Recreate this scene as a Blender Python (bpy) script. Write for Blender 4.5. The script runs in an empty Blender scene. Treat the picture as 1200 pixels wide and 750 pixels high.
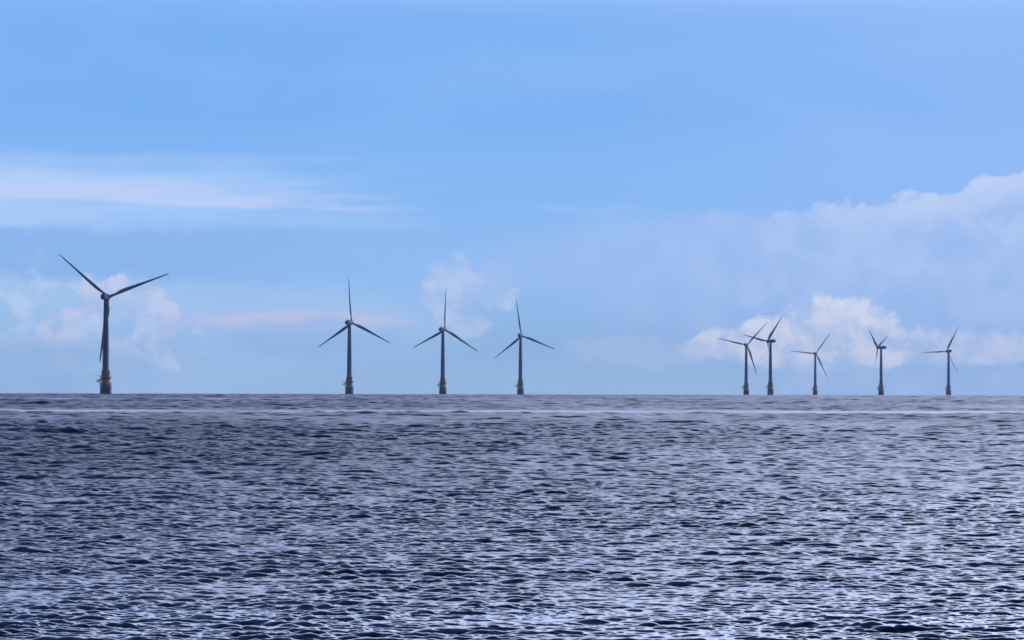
import bpy, bmesh, math, random
import numpy as np
from mathutils import Vector, Matrix

R = math.radians
scene = bpy.context.scene
COL = scene.collection

EARTH = 6371000.0          # the sea is curved: that is what makes the horizon
EYE = 2.5                  # camera above mean sea level, metres
LENS = 145.8

# ------------------------------------------------------------------ camera
cam_d = bpy.data.cameras.new('camera')
cam_d.lens = LENS
cam_d.sensor_width = 36.0
cam_d.clip_start = 0.5
cam_d.clip_end = 60000.0
cam = bpy.data.objects.new('camera', cam_d)
COL.objects.link(cam)
cam.location = (0, 0, EYE)
cam.matrix_world = (Matrix.Translation((0, 0, EYE)) @ Matrix.Rotation(R(90.975), 4, 'X')
                    @ Matrix.Rotation(R(0.12), 4, 'Z'))
scene.camera = cam

# ------------------------------------------------------------------ node helpers
def lin(r, g, b):
    def f(c):
        c /= 255.0
        return c / 12.92 if c <= 0.04045 else ((c + 0.055) / 1.055) ** 2.4
    return (f(r), f(g), f(b))

class G:
    """tiny expression builder over shader nodes"""
    def __init__(self, tree):
        self.t = tree
        self.n = tree.nodes
        self.l = tree.links
    def put(self, sock, v):
        if hasattr(v, 'is_output'):
            self.l.new(v, sock)
        elif isinstance(v, (tuple, list)):
            if len(sock.default_value) == 4 and len(v) == 3:
                v = (*v, 1.0)
            sock.default_value = v
        else:
            sock.default_value = v
    def m(self, op, a, b=None, c=None, clamp=False):
        n = self.n.new('ShaderNodeMath'); n.operation = op; n.use_clamp = clamp
        for i, v in enumerate((a, b, c)):
            if v is not None:
                self.put(n.inputs[i], v)
        return n.outputs[0]
    def add(self, a, b): return self.m('ADD', a, b)
    def sub(self, a, b): return self.m('SUBTRACT', a, b)
    def mul(self, a, b): return self.m('MULTIPLY', a, b)
    def mad(self, a, b, c): return self.m('MULTIPLY_ADD', a, b, c)
    def step(self, x, lo, hi, o0=0.0, o1=1.0):
        n = self.n.new('ShaderNodeMapRange'); n.interpolation_type = 'SMOOTHSTEP'
        for i, v in enumerate((x, lo, hi, o0, o1)):
            self.put(n.inputs[i], v)
        return n.outputs[0]
    def mix(self, f, a, b):
        n = self.n.new('ShaderNodeMix'); n.data_type = 'RGBA'
        self.put(n.inputs[0], f); self.put(n.inputs[6], a); self.put(n.inputs[7], b)
        return n.outputs[2]
    def xyz(self, x, y, z):
        n = self.n.new('ShaderNodeCombineXYZ')
        for i, v in enumerate((x, y, z)):
            self.put(n.inputs[i], v)
        return n.outputs[0]
    def noise(self, vec, scale, detail=4.0, rough=0.55, dist=0.0):
        n = self.n.new('ShaderNodeTexNoise')
        n.noise_dimensions = '3D'
        self.put(n.inputs['Vector'], vec)
        n.inputs['Scale'].default_value = scale
        n.inputs['Detail'].default_value = detail
        n.inputs['Roughness'].default_value = rough
        n.inputs['Distortion'].default_value = dist
        return n.outputs['Fac']
    def ramp(self, x, stops):
        n = self.n.new('ShaderNodeValToRGB')
        n.color_ramp.interpolation = 'EASE'
        e = n.color_ramp.elements
        while len(e) > 1:
            e.remove(e[-1])
        e[0].position = stops[0][0]; e[0].color = (*stops[0][1], 1)
        for p, c in stops[1:]:
            k = e.new(p); k.color = (*c, 1)
        self.put(n.inputs[0], x)
        return n.outputs[0]

# ------------------------------------------------------------------ sky
SUN_EL, SUN_AZ = R(25), R(80)      # azimuth clockwise from +Y (the way the camera looks)
SKY_STRENGTH = 0.1

world = bpy.data.worlds.new('World')
scene.world = world
world.use_nodes = True
wt = world.node_tree
wt.nodes.clear()
g = G(wt)
tc = wt.nodes.new('ShaderNodeTexCoord')
sep = wt.nodes.new('ShaderNodeSeparateXYZ')
wt.links.new(tc.outputs['Generated'], sep.inputs[0])
dx, dy, dz = sep.outputs
DEG = 180 / math.pi
az = g.mul(g.m('ARCTAN2', dx, dy), DEG)          # degrees, + to the right of north
el = g.mul(g.m('ARCSINE', dz), DEG)              # degrees above the horizontal

nish = wt.nodes.new('ShaderNodeTexSky')
nish.sky_type = 'NISHITA'
nish.sun_disc = False
nish.sun_elevation = SUN_EL
nish.sun_rotation = SUN_AZ
nish.air_density = 1.0
nish.dust_density = 0.6
nish.ozone_density = 2.0

def S(r, g_, b):                                  # radiance that shows as this colour
    return tuple(c / SKY_STRENGTH for c in lin(r, g_, b))

pa = g.xyz(az, el, 0.0)                           # cloud noise spaces, in degrees
p_wide = g.xyz(g.mul(az, 0.30), el, 3.7)
p_streak = g.xyz(g.mul(az, 0.13), el, 9.1)
n_fine = g.noise(pa, 2.6, 7, 0.58)
n_soft = g.noise(pa, 1.3, 9, 0.60, 0.2)
n_puff = g.noise(g.xyz(az, g.mul(el, 1.15), 5.3), 1.9, 10, 0.62, 0.30)
n_wide = g.noise(p_wide, 1.1, 6, 0.55)
n_strk = g.noise(p_streak, 3.2, 6, 0.6)
n_big = g.noise(g.xyz(dx, dy, g.mul(dz, 2.0)), 3.0, 6, 0.55, 0.3)

# thin veil over the whole sky, colour by height
low = g.ramp(g.m('DIVIDE', el, 8.0), [
    (0.00, S(166, 204, 244)), (0.10, S(152, 197, 247)), (0.22, S(145, 193, 251)),
    (0.36, S(134, 188, 253)), (0.50, S(118, 178, 250)), (0.62, S(120, 179, 250)),
    (0.80, S(146, 186, 252)), (1.00, S(182, 198, 242))])
side = g.step(g.mad(el, 1.2, az), 3.0, 12.5)
low = g.mix(g.mul(side, g.mad(n_wide, 0.5, 0.22)), low, S(162, 195, 255))
high = g.ramp(g.m('DIVIDE', el, 90.0), [
    (0.00, S(176, 190, 240)), (0.08, S(344, 366, 432)), (0.23, S(434, 454, 524)),
    (0.36, S(150, 168, 228)), (0.47, S(36, 58, 128)), (1.00, S(28, 46, 100))])
gap = g.step(n_big, 0.46, 0.60)
high = g.mix(g.mul(gap, 0.35), high, S(110, 150, 222))
left_dim = g.step(az, -20.0, 10.0, 1.0, 0.0)
high = g.mix(g.mul(left_dim, 0.85), high, S(120, 163, 252))
veil = g.mix(g.step(el, 5.0, 9.0), low, high)
# the weather behind the camera is heavy and dark
back = g.step(g.m('ABSOLUTE', az), 50.0, 115.0)
veil = g.mix(g.mul(back, 0.96), veil, S(20, 34, 74))
sky = g.mix(0.93, nish.outputs[0], veil)

def field(a0, e0, ra, up, dn):
    x = g.m('DIVIDE', g.sub(az, a0), ra)
    d = g.sub(el, e0)
    y = g.m('MAXIMUM', g.m('DIVIDE', d, up), g.m('DIVIDE', g.mul(d, -1.0), dn))
    r = g.m('SQRT', g.add(g.mul(x, x), g.mul(y, y)))
    return g.sub(1.0, r)
def cloud(sky, f, noise, amp, lo, hi, colour, opacity, base=None):
    k = g.mad(g.sub(noise, 0.5), amp, f)
    if base is not None:                          # flat cloud base
        opacity = g.mul(g.step(g.mad(g.sub(noise, 0.5), 0.25, el), base - 0.10, base + 0.12), opacity)
    return g.mix(g.mul(g.step(k, lo, hi), opacity), sky, colour)

# left: pale veil, pinkish streak along its lower part, blue-grey bank under it, hazy light below the bank
sky = cloud(sky, field(-7.4, 2.70, 7.6, 0.75, 0.80), n_strk, 1.3, 0.0, 0.8, S(175, 209, 254), 0.95)
sky = cloud(sky, field(-5.2, 0.85, 6.0, 0.85, 1.2), n_wide, 1.1, 0.05, 0.6, S(172, 207, 248), 0.9)
s1 = g.mad(az, 0.030, g.add(el, 0.10))             # the streak dips to the right
sx = g.m('DIVIDE', g.add(az, 7.8), 8.8)
sd = g.sub(s1, 2.56)
sy = g.m('MAXIMUM', g.m('DIVIDE', sd, 0.34), g.m('DIVIDE', g.mul(sd, -1.0), 0.08))
sf = g.sub(1.0, g.m('SQRT', g.add(g.mul(sx, sx), g.mul(sy, sy))))
sky = cloud(sky, sf, n_strk, 1.9, -0.05, 0.75, S(198, 213, 252), 0.80)
sky = cloud(sky, field(-5.8, 1.85, 5.6, 0.46, 0.42), n_fine, 1.0, 0.02, 0.40, S(144, 187, 242), 0.9)
sky = cloud(sky, field(-1.2, 1.70, 3.6, 0.45, 0.4), n_wide, 1.2, 0.05, 0.6, S(150, 196, 252), 0.6)
# cumulus far left
lit = g.mix(g.step(n_puff, 0.40, 0.64), S(162, 200, 246), S(208, 222, 250))
sky = cloud(sky, field(-7.3, 0.80, 1.5, 1.15, 1.2), n_puff, 1.2, 0.0, 0.45, lit, 0.55)
sky = cloud(sky, field(-5.45, 0.60, 1.15, 1.05, 0.8), n_puff, 1.6, 0.0, 0.22, lit, 0.85)
sky = cloud(sky, field(-6.5, 0.25, 1.8, 0.50, 0.6), n_puff, 1.6, 0.05, 0.45, S(158, 196, 240), 0.7)
pf = g.mad(g.sub(n_puff, 0.5), 1.6, field(-5.40, 0.62, 1.0, 0.95, 0.6))
pk = g.mul(g.mul(g.step(pf, 0.02, 0.16), g.step(pf, 0.20, 0.50, 1.0, 0.0)), g.step(el, 0.45, 0.85))
sky = g.mix(g.mul(pk, 0.38), sky, S(212, 208, 238))
# pale streak right of it
sky = cloud(sky, field(-3.0, 1.00, 2.3, 0.19, 0.22), n_strk, 1.7, 0.0, 0.6, S(204, 207, 241), 0.8)
sky = cloud(sky, field(-2.7, 0.72, 1.5, 0.35, 0.35), n_soft, 1.4, 0.05, 0.45, S(156, 196, 246), 0.6)
# small cumulus in the middle
mid = g.mix(g.step(n_puff, 0.40, 0.64), S(170, 201, 244), S(202, 218, 247))
sky = cloud(sky, field(-0.86, 1.30, 0.50, 0.60, 0.34), n_puff, 1.2, -0.04, 0.26, mid, 0.9)
sky = cloud(sky, field(-0.24, 1.40, 0.36, 0.46, 0.34), n_puff, 1.2, -0.02, 0.28, mid, 0.8)
sky = cloud(sky, field(-0.75, 0.92, 0.50, 0.20, 0.22), n_puff, 1.7, 0.05, 0.4, mid, 0.65)
# great bank on the right, crisp lumpy top, soft left end
top = g.add(2.46, g.add(g.step(az, 3.2, 5.6, 0.0, 0.24), g.step(az, 5.4, 7.2, 0.0, 0.36)))
bt = g.add(g.sub(top, el), g.mul(g.sub(n_puff, 0.5), 0.80))
fade = g.step(el, 0.4, 2.0, 0.55, 1.0)
body = g.mix(g.step(n_puff, 0.38, 0.64), S(162, 195, 246), S(186, 209, 251))
sky = cloud(sky, field(2.6, 1.95, 4.2, 0.62, 1.4), n_wide, 1.2, 0.0, 0.55, S(161, 196, 247), 0.8)
bank = g.mul(g.step(bt, -0.02, 0.10), g.step(g.mad(g.sub(n_soft, 0.5), 4.0, az), 2.0, 4.6))
sky = g.mix(g.mul(g.mul(bank, fade), 0.95), sky, body)
rim = g.mul(g.mul(g.step(bt, 0.0, 0.08), g.step(bt, 0.10, 0.50, 1.0, 0.0)), g.step(az, 3.0, 5.6))
sky = g.mix(g.mul(rim, 0.6), sky, S(202, 217, 250))
lowv = g.mul(g.mul(g.step(g.mad(g.sub(n_soft, 0.5), 3.0, az), 0.2, 4.2), g.step(el, 0.25, 1.0)), g.step(g.mad(g.sub(n_wide, 0.5), 1.6, el), 1.9, 2.7, 1.0, 0.0))
sky = g.mix(g.mul(lowv, 0.72), sky, g.mix(g.step(n_soft, 0.36, 0.66), S(158, 193, 244), S(176, 204, 249)))
mott = g.mul(g.step(g.noise(p_wide, 0.55, 6, 0.6, 0.4), 0.42, 0.70), g.step(el, 2.6, 4.4))
sky = g.mix(g.mul(mott, 0.34), sky, S(160, 200, 257))
# bright cumulus low on the right
w = g.mix(g.step(n_puff, 0.38, 0.62), S(184, 206, 245), S(224, 229, 250))
sky = cloud(sky, field(3.40, 0.58, 0.95, 0.36, 0.28), n_puff, 1.6, -0.08, 0.20, w, 0.95, 0.36)
sky = cloud(sky, field(4.35, 0.58, 1.15, 0.72, 0.40), n_puff, 1.6, -0.08, 0.18, w, 1.0, 0.34)
sky = cloud(sky, field(5.90, 0.52, 2.0, 0.34, 0.22), n_puff, 1.4, -0.05, 0.40, w, 0.65, 0.34)
sky = cloud(sky, field(1.75, 0.50, 1.15, 0.34, 0.25), n_puff, 1.9, 0.05, 0.5, S(182, 207, 245), 0.7)

bg = wt.nodes.new('ShaderNodeBackground')
bg.inputs['Strength'].default_value = SKY_STRENGTH
wt.links.new(sky, bg.inputs['Color'])
wo = wt.nodes.new('ShaderNodeOutputWorld')
wt.links.new(bg.outputs[0], wo.inputs['Surface'])
world.cycles.sampling_method = 'MANUAL'
world.cycles.sample_map_resolution = 1024

# ------------------------------------------------------------------ sun behind cloud, off to the right
sun_d = bpy.data.lights.new('sun', 'SUN')
sun_d.energy = 0.5
sun_d.angle = R(12)
sun_d.color = (1.0, 0.96, 0.90)
sun = bpy.data.objects.new('sun', sun_d)
COL.objects.link(sun)
to_sun = Vector((math.sin(SUN_AZ) * math.cos(SUN_EL), math.cos(SUN_AZ) * math.cos(SUN_EL), math.sin(SUN_EL)))
sun.rotation_euler = to_sun.to_track_quat('Z', 'Y').to_euler()

# ------------------------------------------------------------------ exposure
vs = scene.view_settings
vs.view_transform = 'Standard'
vs.look = 'None'
vs.exposure = 0.0
vs.gamma = 1.0
vs.use_curve_mapping = False
scene.cycles.use_denoising = True
scene.cycles.denoiser = 'OPENIMAGEDENOISE'
scene.cycles.denoising_input_passes = 'RGB_ALBEDO_NORMAL'
scene.cycles.max_bounces = 5
scene.cycles.volume_bounces = 0
scene.cycles.filter_width = 1.6
scene.cycles.sample_clamp_indirect = 4.0

# ------------------------------------------------------------------ sea
rng = np.random.default_rng(11)
WIND = R(-98)             # direction the waves run (math angle from +X): towards the camera
def band(lmax, slope, spread, N=1024, cyc=42.0):
    """one octave of random waves on a periodic tile; returns tile size, height, horizontal shift"""
    L = lmax * cyc
    k1 = 2 * np.pi * np.fft.fftfreq(N, L / N)
    kx, ky = np.meshgrid(k1, k1)
    k = np.hypot(kx, ky); k[0, 0] = 1e-6
    lam = 2 * np.pi / k
    w = np.exp(-((np.log2(lam / (lmax * 0.72))) / 0.33) ** 2)
    th = np.arctan2(ky, kx) - WIND
    D = np.abs(np.cos(th / 2)) ** spread
    amp = np.sqrt(w * D) / k ** 2
    ph = rng.normal(size=(N, N)) + 1j * rng.normal(size=(N, N))
    H = amp * ph
    H[0, 0] = 0
    h = np.fft.ifft2(H)
    sx = np.fft.ifft2(1j * kx * H).real; sy = np.fft.ifft2(1j * ky * H).real
    sc = slope / np.sqrt((sx ** 2 + sy ** 2).mean())
    f = lambda A: (np.fft.ifft2(A).real * sc).astype(np.float32)
    return L, f(H), f(-1j * kx / k * H), f(-1j * ky / k * H)
def sample(F, L, x, y, ang):
    c, s = math.cos(ang), math.sin(ang)
    N = F[0].shape[0]
    # tile axes stay aligned with the world for direction, offset only, plus a shear-free shift
    u = (x / L * N + ang * 977.0) % N
    v = (y / L * N + ang * 1733.0) % N
    i = u.astype(np.int32); j = v.astype(np.int32)
    fu = (u - i).astype(np.float32); fv = (v - j).astype(np.float32)
    i %= N; j %= N
    i2 = (i + 1) % N; j2 = (j + 1) % N
    out = []
    for A in F:
        out.append((A[j, i] * (1 - fu) + A[j, i2] * fu) * (1 - fv) + (A[j2, i] * (1 - fu) + A[j2, i2] * fu) * fv)
    return out

def geo(a, b, rate):
    n = int(math.log(b / a) / rate)
    return list(a * np.exp(np.linspace(0, math.log(b / a), n, endpoint=False)))
radii = np.array(geo(1.5, 30, 0.06) + geo(30, 41, 0.003) + geo(41, 300, 0.0005) + geo(300, 700, 0.0008) + geo(700, 3200, 0.0007) + geo(3200, 9000, 0.010) + [9000.0])
fine = np.linspace(R(-8.4), R(8.4), 800)
g1 = R(9.0) + np.cumsum(np.geomspace(fine[1] - fine[0], R(6), 70))
g1 = np.concatenate([g1, np.arange(g1[-1] + R(6), R(177), R(6))])
ang = np.concatenate([-g1[::-1], fine, g1])
nr, na = len(radii), len(ang)
dang = np.gradient(ang)
rr = radii[:, None].astype(np.float64); aa = ang[None, :]
X = (rr * np.sin(aa)).ravel(); Y = (rr * np.cos(aa)).ravel()
space = np.maximum(np.gradient(radii)[:, None], np.abs(rr * dang[None, :])).ravel()
rad = np.repeat(radii, na)

# gusts: slow patches of rougher and calmer water
def gust(x, y):
    v = np.zeros_like(x)
    for kx, ky, p in ((.051, .017, 1.), (-.023, .031, 2.2), (.087, -.012, .4), (.015, .009, 4.), (.13, .043, 3.), (-.11, .06, 5.1)):
        v += np.sin(kx * x * 1.3 + ky * y * .8 + p + 1.7 * np.sin(.013 * x - .011 * y + p))
    return v / 6
gu = (1.0 + 0.36 * gust(X, Y)) * (1.04 - 0.17 * np.clip(np.degrees(np.arctan2(X, Y)) / 7.0, -1, 1))

# the sea gets up away from the lee of the beach: each octave has its full slope from some distance on
BANDS = [  # longest wave of the octave, slope, directional spread, choppiness, slope near the beach, distance of full slope
    (16.0, 0.060, 60, 0.7, 0.04, 2800), (8.0, 0.160, 44, 0.9, 0.06, 1800), (4.0, 0.205, 36, 1.0, 0.09, 900),
    (2.0, 0.230, 28, 1.1, 0.20, 650), (1.0, 0.205, 24, 1.0, 0.34, 260), (0.5, 0.240, 40, 0.7, 0.85, 90),
    (0.25, 0.290, 30, 0.8, 1.0, 60), (0.125, 0.23, 20, 0.8, 1.0, 60)]
# long calm slicks lie along the sand bars
def slick(dist, bend, depth, x0, x1, soft, seed, power):
    yc = dist + bend * X / 100.0 + 5.0 * np.sin(X * 0.021 + seed) + 3.0 * np.sin(X * 0.093 + 2 * seed)
    wob = 0.78 + 0.22 * np.sin(X * 0.05 + seed) * np.sin(X * 0.171 + 1.3 * seed)
    m = np.clip((X - x0) / soft, 0, 1) * np.clip((x1 - X) / soft, 0, 1)
    return power * wob * m * np.exp(-((Y - yc) / depth) ** 4)
calm = np.maximum(slick(482, 2.0, 31, -900, 900, 60, 0.7, 1.0), slick(1110, 12.0, 80, -900, 30, 120, 2.1, 1.0))
# small patches of ripples and of smoother water between them
gL, gh, _, _ = band(3.2, 0.1, 0)
gp = sample((gh / gh.std(),), gL, X, Y * 0.6, 1.9)[0]
gq = sample((gh / gh.std(),), gL * 2.7, X, Y * 0.6, 0.8)[0]
ripple = np.clip(1 + 0.15 * gp + 0.08 * gq, 0.6, 1.5)
Z = np.zeros_like(X); DX = np.zeros_like(X); DY = np.zeros_like(X)
lost = np.full_like(X, 0.004 ** 2)
for bi, (lm, sl, sp, ch, nearf, full) in enumerate(BANDS):
    L, h, hx, hy = band(lm, sl, sp)
    fade = np.clip((lm * 0.7 / space - 1.8) / 2.0, 0, 1)
    t = np.clip(np.log(np.maximum(rad, 45) / 45.0) / math.log(full / 45.0), 0, 1) ** 2
    a = (1 - 0.93 * np.clip(calm, 0, 1)) * fade * gu * (nearf + (1 - nearf) * t)
    if lm <= 1.0:
        a = a * ripple
    idx = np.nonzero(a > 0)[0]
    o = sample((h, hx, hy), L, X[idx], Y[idx], 0.37 * (bi + 1))
    Z[idx] += o[0] * a[idx]; DX[idx] += o[1] * a[idx] * ch; DY[idx] += o[2] * a[idx] * ch
    lost += (sl * gu) ** 2 * (1 - fade ** 2) * 0.05
verts = np.empty((nr * na, 3), np.float32)
verts[:, 0] = X + DX; verts[:, 1] = Y + DY; verts[:, 2] = Z - rad ** 2 / (2 * EARTH)
idx = np.arange(nr * na, dtype=np.int32).reshape(nr, na)
q = np.stack([idx[:-1, :-1], idx[:-1, 1:], idx[1:, 1:], idx[1:, :-1]], -1).reshape(-1, 4)
# close the ring behind the camera
qb = np.stack([idx[:-1, -1], idx[:-1, 0], idx[1:, 0], idx[1:, -1]], -1)
q = np.concatenate([q, qb])[:, ::-1]
# centre cap
verts = np.concatenate([verts, np.array([[0, 0, 0]], np.float32)])
tri = np.stack([idx[0, :], np.roll(idx[0, :], -1), np.full(na, nr * na)], -1)[:, ::-1]
me = bpy.data.meshes.new('sea')
me.vertices.add(len(verts)); me.vertices.foreach_set('co', verts.ravel())
nl = q.size + tri.size
me.loops.add(nl); me.loops.foreach_set('vertex_index', np.concatenate([q.ravel(), tri.ravel()]).astype(np.int32))
np_ = len(q) + len(tri)
me.polygons.add(np_)
st = np.concatenate([np.arange(len(q)) * 4, q.size + np.arange(len(tri)) * 3]).astype(np.int32)
me.polygons.foreach_set('loop_start', st)
me.polygons.foreach_set('use_smooth', np.ones(np_, bool))
me.update(calc_edges=True)
at = me.attributes.new('spread', 'FLOAT', 'POINT')
at.data.foreach_set('value', np.append(np.sqrt(lost) * (1 - calm) + 0.045 * calm, .1).astype(np.float32))
sea = bpy.data.objects.new('sea', me)
sea['kind'] = 'structure'
COL.objects.link(sea)

def new_mat(name):
    m = bpy.data.materials.new(name); m.use_nodes = True
    return m, m.node_tree.nodes['Principled BSDF'], G(m.node_tree)

m, bsdf, gm = new_mat('sea water')
a1 = m.node_tree.nodes.new('ShaderNodeAttribute'); a1.attribute_name = 'spread'
rough = gm.m('SQRT', gm.mul(a1.outputs['Fac'], 1.41), clamp=True)
bsdf.inputs['IOR'].default_value = 1.333
bsdf.inputs['Base Color'].default_value = (0.002, 0.010, 0.032, 1)
gm.put(bsdf.inputs['Roughness'], rough)
me.materials.append(m)

# ------------------------------------------------------------------ haze over the sea
def box_mesh(name, x0, x1, y0, y1, z0, z1):
    bm = bmesh.new()
    bmesh.ops.create_cube(bm, size=1.0)
    for v in bm.verts:
        v.co = Vector((x0 if v.co.x < 0 else x1, y0 if v.co.y < 0 else y1, z0 if v.co.z < 0 else z1))
    mm = bpy.data.meshes.new(name); bm.to_mesh(mm); bm.free()
    return mm
hz = bpy.data.objects.new('haze', box_mesh('haze', -9300, 9300, -9300, 9300, -9.5, 108))
hz['kind'] = 'stuff'
COL.objects.link(hz)
hm = bpy.data.materials.new('sea haze'); hm.use_nodes = True
hm.node_tree.nodes.clear()
pv = hm.node_tree.nodes.new('ShaderNodeVolumePrincipled')
pv.inputs['Color'].default_value = (0.55, 0.76, 1.0, 1)
pv.inputs['Density'].default_value = 0.000045
pv.inputs['Anisotropy'].default_value = 0.2
ho = hm.node_tree.nodes.new('ShaderNodeOutputMaterial')
hm.node_tree.links.new(pv.outputs[0], ho.inputs['Volume'])
hz.data.materials.append(hm)

# ------------------------------------------------------------------ wind turbines
def paint(name, col, rough, streak=0.0, dirt=(0.05, 0.05, 0.045)):
    m, b, gg = new_mat(name)
    t = m.node_tree.nodes.new('ShaderNodeTexCoord')
    mp = m.node_tree.nodes.new('ShaderNodeMapping')
    mp.inputs['Scale'].default_value = (1.3, 1.3, 0.12)
    m.node_tree.links.new(t.outputs['Object'], mp.inputs[0])
    n = gg.noise(mp.outputs[0], 1.0, 6, 0.6)
    gg.put(b.inputs['Base Color'], gg.mix(gg.mul(gg.step(n, 0.5, 0.75), streak), col, dirt))
    b.inputs['Roughness'].default_value = rough
    return m
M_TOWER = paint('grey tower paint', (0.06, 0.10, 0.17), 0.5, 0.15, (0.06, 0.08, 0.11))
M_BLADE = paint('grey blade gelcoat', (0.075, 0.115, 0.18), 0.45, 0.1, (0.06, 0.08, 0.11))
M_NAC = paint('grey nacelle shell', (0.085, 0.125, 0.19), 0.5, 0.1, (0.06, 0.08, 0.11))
M_YEL = paint('yellow marine paint', (0.58, 0.26, 0.02), 0.55, 0.4, (0.20, 0.08, 0.02))
M_PILE = paint('weed covered steel', (0.055, 0.034, 0.016), 0.8, 0.7, (0.12, 0.045, 0.012))
M_STEEL = paint('dark galvanised steel', (0.10, 0.10, 0.10), 0.6, 0.4)

def obj(name, bm, mat, parent, smooth=True):
    mm = bpy.data.meshes.new(name)
    bm.normal_update()
    bm.to_mesh(mm); bm.free()
    for p in mm.polygons:
        p.use_smooth = smooth
    mm.materials.append(mat)
    o = bpy.data.objects.new(name, mm)
    COL.objects.link(o)
    o.parent = parent
    return o
def lathe(bm, prof, seg=40, axis='Z', cap=True):
    rings = []
    for r, z in prof:
        ring = []
        for i in range(seg):
            a = 2 * math.pi * i / seg
            c, s = r * math.cos(a), r * math.sin(a)
            ring.append(bm.verts.new((c, s, z) if axis == 'Z' else (c, z, -s)))
        rings.append(ring)
    for A, B in zip(rings, rings[1:]):
        for i in range(seg):
            j = (i + 1) % seg
            bm.faces.new((A[i], A[j], B[j], B[i]))
    if cap:
        bm.faces.new(rings[0][::-1]); bm.faces.new(rings[-1])
def tube(bm, p, q, r, seg=8):
    p, q = Vector(p), Vector(q)
    d = (q - p).normalized()
    a = d.orthogonal().normalized(); b = d.cross(a)
    R0, R1 = [], []
    for i in range(seg):
        t = 2 * math.pi * i / seg
        o = (a * math.cos(t) + b * math.sin(t)) * r
        R0.append(bm.verts.new(p + o)); R1.append(bm.verts.new(q + o))
    for i in range(seg):
        j = (i + 1) % seg
        bm.faces.new((R0[i], R0[j], R1[j], R1[i]))
    bm.faces.new(R0[::-1]); bm.faces.new(R1)
def bx(bm, x0, x1, y0, y1, z0, z1):
    r = bmesh.ops.create_cube(bm, size=1.0)
    for v in r['verts']:
        v.co = Vector((x0 if v.co.x < 0 else x1, y0 if v.co.y < 0 else y1, z0 if v.co.z < 0 else z1))

HUB_Z, HUB_Y, TILT = 61.0, 4.7, R(5)

def blade_mesh():
    bm = bmesh.new()
    # radius, chord, thickness, twist
    st = [(0.9, 1.7, 1.7, 60), (2.2, 1.7, 1.65, 55), (4.2, 2.3, 1.25, 42), (7.0, 3.0, 0.90, 30), (9.5, 3.1, 0.75, 24),
          (14, 2.6, 0.52, 19), (20, 1.95, 0.36, 15), (26, 1.4, 0.25, 12), (32, 1.0, 0.17, 10), (37, 0.78, 0.11, 9),
          (39.2, 0.5, 0.07, 8), (40, 0.14, 0.04, 8)]
    n = 20
    rings = []
    for k, (r, c, t, tw) in enumerate(st):
        ring = []
        f = min(1, max(0, (r - 2.2) / 5))
        for i in range(n):
            a = 2 * math.pi * i / n
            x = math.cos(a) * c / 2
            y = math.sin(a) * t / 2
            y *= (1 - f) + f * (0.62 - 0.38 * math.cos(a) * -1) ** 0.9   # thick nose, thin tail
            x += -f * c * 0.18
            w = -R(tw + 18)
            bend = 0.0010 * r * r
            ring.append(bm.verts.new((x * math.cos(w) - y * math.sin(w), x * math.sin(w) + y * math.cos(w) + bend, r)))
        rings.append(ring)
    for A, B in zip(rings, rings[1:]):
        for i in range(n):
            j = (i + 1) % n
            bm.faces.new((A[i], A[j], B[j], B[i]))
    bm.faces.new(rings[0][::-1]); bm.faces.new(rings[-1])
    return bm

def rail(bm, pts, z, h=1.1, closed=False):
    P = list(pts) + ([pts[0]] if closed else [])
    for a, b in zip(P, P[1:]):
        for hh in (h, h * 0.55):
            tube(bm, (a[0], a[1], z + hh), (b[0], b[1], z + hh), 0.05, 6)
    for a in pts:
        tube(bm, (a[0], a[1], z), (a[0], a[1], z + h), 0.05, 6)

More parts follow.
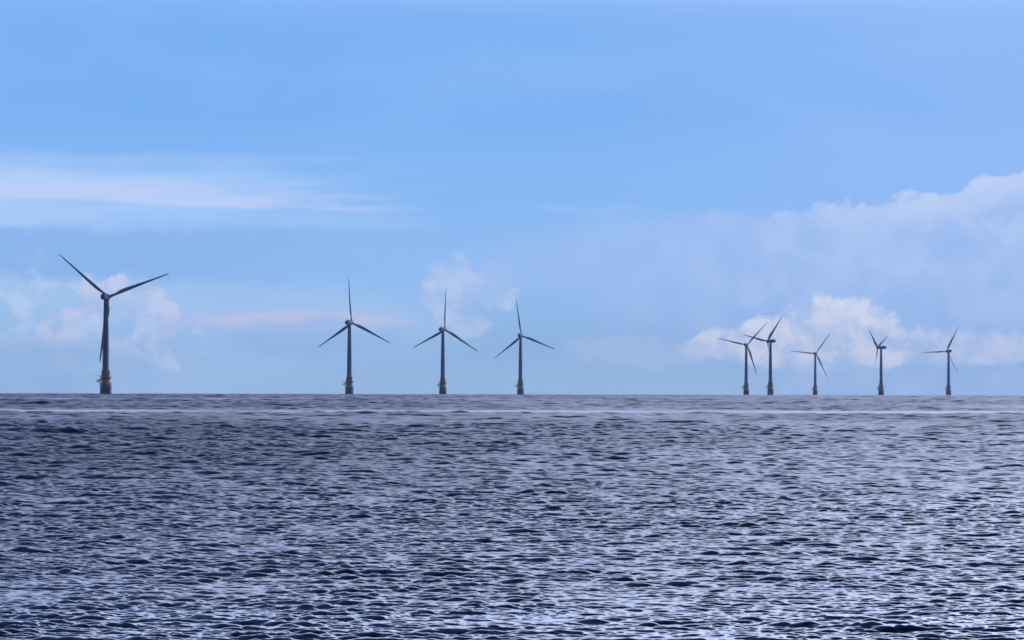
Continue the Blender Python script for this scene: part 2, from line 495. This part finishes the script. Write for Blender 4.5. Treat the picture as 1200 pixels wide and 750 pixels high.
def build_turbine():
    root = bpy.data.objects.new('wind_turbine', None)
    root.empty_display_size = 5
    COL.objects.link(root)
    bm = bmesh.new()
    lathe(bm, [(2.95, -9), (2.95, -0.5), (3.0, 1.2), (2.92, 3.4), (2.86, 6.2)])
    obj('foundation_pile', bm, M_PILE, root)
    bm = bmesh.new()
    lathe(bm, [(2.70, 6.2), (2.70, 6.9), (2.62, 7.2), (2.58, 14.3), (2.72, 14.32), (2.72, 14.75), (2.5, 14.77), (2.5, 15.2)])
    obj('transition_piece', bm, M_YEL, root)
    bm = bmesh.new()
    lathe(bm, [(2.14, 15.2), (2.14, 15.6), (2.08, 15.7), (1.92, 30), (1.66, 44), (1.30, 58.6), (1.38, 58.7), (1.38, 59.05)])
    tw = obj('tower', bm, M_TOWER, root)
    bm = bmesh.new()
    bx(bm, -0.45, 0.45, -2.16, -1.98, 15.8, 18.0)
    obj('door', bm, M_STEEL, tw, False)
    # ring walkway
    bm = bmesh.new()
    lathe(bm, [(2.58, 10.35), (3.75, 10.35), (3.75, 10.6), (2.58, 10.6)], cap=False)
    pl = obj('walkway', bm, M_STEEL, root, False)
    bm = bmesh.new()
    rail(bm, [(3.68 * math.cos(2 * math.pi * i / 20), 3.68 * math.sin(2 * math.pi * i / 20)) for i in range(20)], 10.6, 1.15, True)
    obj('railing', bm, M_YEL, pl)
    bm = bmesh.new()
    lathe(bm, [(2.58, 9.3), (3.5, 10.35)], cap=False)
    obj('support_cone', bm, M_YEL, pl)
    # landing platform sticking out on one side
    bm = bmesh.new()
    bx(bm, -5.9, -2.55, -1.4, 1.4, 8.15, 8.4)
    for y in (-1.1, 1.1):
        tube(bm, (-2.6, y, 6.4), (-5.2, y, 8.15), 0.12, 8)
    lp = obj('landing_platform', bm, M_STEEL, root, False)
    bm = bmesh.new()
    rail(bm, [(-2.7, -1.35), (-4.2, -1.35), (-5.85, -1.35), (-5.85, 0), (-5.85, 1.35), (-4.2, 1.35), (-2.7, 1.35)], 8.4)
    obj('railing', bm, M_YEL, lp)
    bm = bmesh.new()
    bx(bm, -4.7, -3.3, -0.7, 0.7, 8.405, 9.55)
    bmesh.ops.bevel(bm, geom=bm.edges[:], offset=0.08, segments=2, affect='EDGES')
    obj('equipment_box', bm, M_STEEL, lp, False)
    bm = bmesh.new()
    tube(bm, (-3.05, -1.0, 8.4), (-3.05, -1.0, 11.6), 0.13)
    tube(bm, (-3.05, -1.0, 11.5), (-5.0, -1.6, 12.1), 0.10)
    tube(bm, (-5.0, -1.6, 12.1), (-5.0, -1.6, 10.4), 0.025, 5)
    obj('davit_crane', bm, M_STEEL, lp)
    # boat landings: two pairs of fender tubes with ladders
    for sgn, nm in ((-1, 'boat_landing'), (1, 'boat_landing')):
        bm = bmesh.new()
        for y in (-0.85, 0.85):
            tube(bm, (sgn * 3.35, y, -4), (sgn * 3.35, y, 6.4), 0.2, 10)
            tube(bm, (sgn * 3.35, y, 6.4), (sgn * 2.6, y, 7.6), 0.2, 10)
            for z in (0.9, 4.4):
                tube(bm, (sgn * 2.8, y, z), (sgn * 3.35, y, z), 0.14, 8)
        o = obj(nm, bm, M_PILE, root)
        bm = bmesh.new()
        for y in (-0.28, 0.28):
            tube(bm, (sgn * 3.15, y, -2), (sgn * 3.15, y, 10.4), 0.05, 6)
        for i in range(36):
            z = -1.6 + i * 0.33
            tube(bm, (sgn * 3.15, -0.28, z), (sgn * 3.15, 0.28, z), 0.03, 5)
        obj('ladder', bm, M_STEEL, o)
    # nacelle: a tapering rounded box, tail behind the tower
    bm = bmesh.new()
    sec = [(-7.2, 1.05, 1.15, 0.25), (-6.4, 1.45, 1.55, 0.1), (-3.5, 1.7, 1.85, 0.0), (1.2, 1.75, 1.95, 0.0), (2.7, 1.6, 1.75, 0.0), (3.3, 1.25, 1.35, 0.0)]
    n = 24
    rings = []
    for y, hw, hh, dzz in sec:
        ring = []
        for i in range(n):
            a = 2 * math.pi * i / n
            c, s = math.cos(a), math.sin(a)
            e = 0.45
            ring.append(bm.verts.new((hw * math.copysign(abs(c) ** e, c), y, hh * math.copysign(abs(s) ** e, s) + dzz)))
        rings.append(ring)
    for A, B in zip(rings, rings[1:]):
        for i in range(n):
            j = (i + 1) % n
            bm.faces.new((A[i], B[i], B[j], A[j]))
    bm.faces.new(rings[0]); bm.faces.new(rings[-1][::-1])
    nac = obj('nacelle', bm, M_NAC, root)
    bm = bmesh.new()
    tube(bm, (0, -6.0, 1.5), (0, -6.0, 3.3), 0.06, 6)
    tube(bm, (-0.6, -6.0, 3.1), (0.6, -6.0, 3.1), 0.05, 6)
    tube(bm, (-0.6, -6.0, 3.1), (-0.6, -6.0, 3.5), 0.09, 6)
    tube(bm, (0.6, -6.0, 3.1), (0.6, -6.0, 3.5), 0.09, 6)
    obj('wind_vane', bm, M_STEEL, nac)
    bm = bmesh.new()
    bx(bm, -1.0, 1.0, -4.6, -2.0, 1.80, 2.25)
    bmesh.ops.bevel(bm, geom=bm.edges[:], offset=0.1, segments=2, affect='EDGES')
    obj('roof_hatch', bm, M_NAC, nac, False)
    bm = bmesh.new()
    lathe(bm, [(1.25, -1.4), (1.5, -1.1), (1.6, 0.0), (1.5, 0.8), (1.15, 1.6), (0.6, 2.1), (0.08, 2.3)], 32, 'Y')
    obj('hub', bm, M_NAC, root)
    bl = obj('blade', blade_mesh(), M_BLADE, root)
    for _ in range(2):
        c = bl.copy(); COL.objects.link(c); c.parent = root
    return root

def copy_tree(o, parent=None):
    c = o.copy(); COL.objects.link(c)
    c.parent = parent
    for ch in o.children:
        copy_tree(ch, c)
    return c

def pose(root, x, y, yaw, spin):
    root.location = (x, y, -(x * x + y * y) / (2 * EARTH))
    rz = Matrix.Rotation(-yaw, 3, 'Z')
    hub = rz @ Vector((0, HUB_Y, 0)) + Vector((0, 0, HUB_Z))
    k = 0
    for ch in root.children:
        kind = ch.name.split('.')[0]
        if kind == 'nacelle':
            ch.location = (0, 0, HUB_Z); ch.rotation_euler = (0, 0, -yaw)
        elif kind == 'hub':
            ch.rotation_mode = 'YXZ'; ch.location = hub; ch.rotation_euler = (TILT, 0, -yaw)
        elif kind == 'blade':
            ch.rotation_mode = 'YXZ'; ch.location = hub; ch.rotation_euler = (TILT, spin + k * 2 * math.pi / 3, -yaw); k += 1

# bearing (deg), distance (m), rotor turned from the line of sight (deg), blade angle (deg), label
FARM = [
    (-5.594, 2600, 18, -50, 'biggest and nearest wind turbine, two blades raised in a wide V, one hanging down'),
    (-2.245, 3530, 23, -3, 'second largest dark wind turbine, one blade straight up, second from the left'),
    (-0.955, 3900, 23, 3, 'wind turbine below the small white cloud, top blade leaning slightly right'),
    (0.118, 4310, 14, -8, 'wind turbine with its top blade leaning slightly left, alone near the middle of the horizon'),
    (3.233, 5090, 13, 43, 'faint wind turbine whose raised blade crosses the taller turbine close to its right'),
    (3.567, 4720, -48, 40, 'tallest wind turbine of the right-hand five, nacelle tail pointing right, lowest blade along tower'),
    (4.183, 6130, 13, 36, 'smallest wind turbine, in front of the brightest white cloud, blades spread in a Y'),
    (5.087, 5360, -68, 66, 'wind turbine turned nearly side-on, two raised blades in a narrow V, second from the right'),
    (6.010, 5780, -31, 27, 'rightmost wind turbine, one blade level to the left and two swung right'),
]
first = build_turbine()
for i, (brg, dist, yaw, spin, label) in enumerate(FARM):
    t = first if i == 0 else copy_tree(first)
    t['label'] = label
    t['category'] = 'wind turbine'
    t['group'] = 'wind turbines of the offshore farm'
    a = R(brg)
    for ch in t.children:
        if i == 0 and ch.name.startswith('blade'):
            ch.scale = (1.1, 1.1, 1.05)
        elif ch.name.startswith('blade'):
            ch.scale = (0.97, 0.97, 0.97)
    pose(t, dist * math.sin(a), dist * math.cos(a), R(yaw) + a, R(spin))
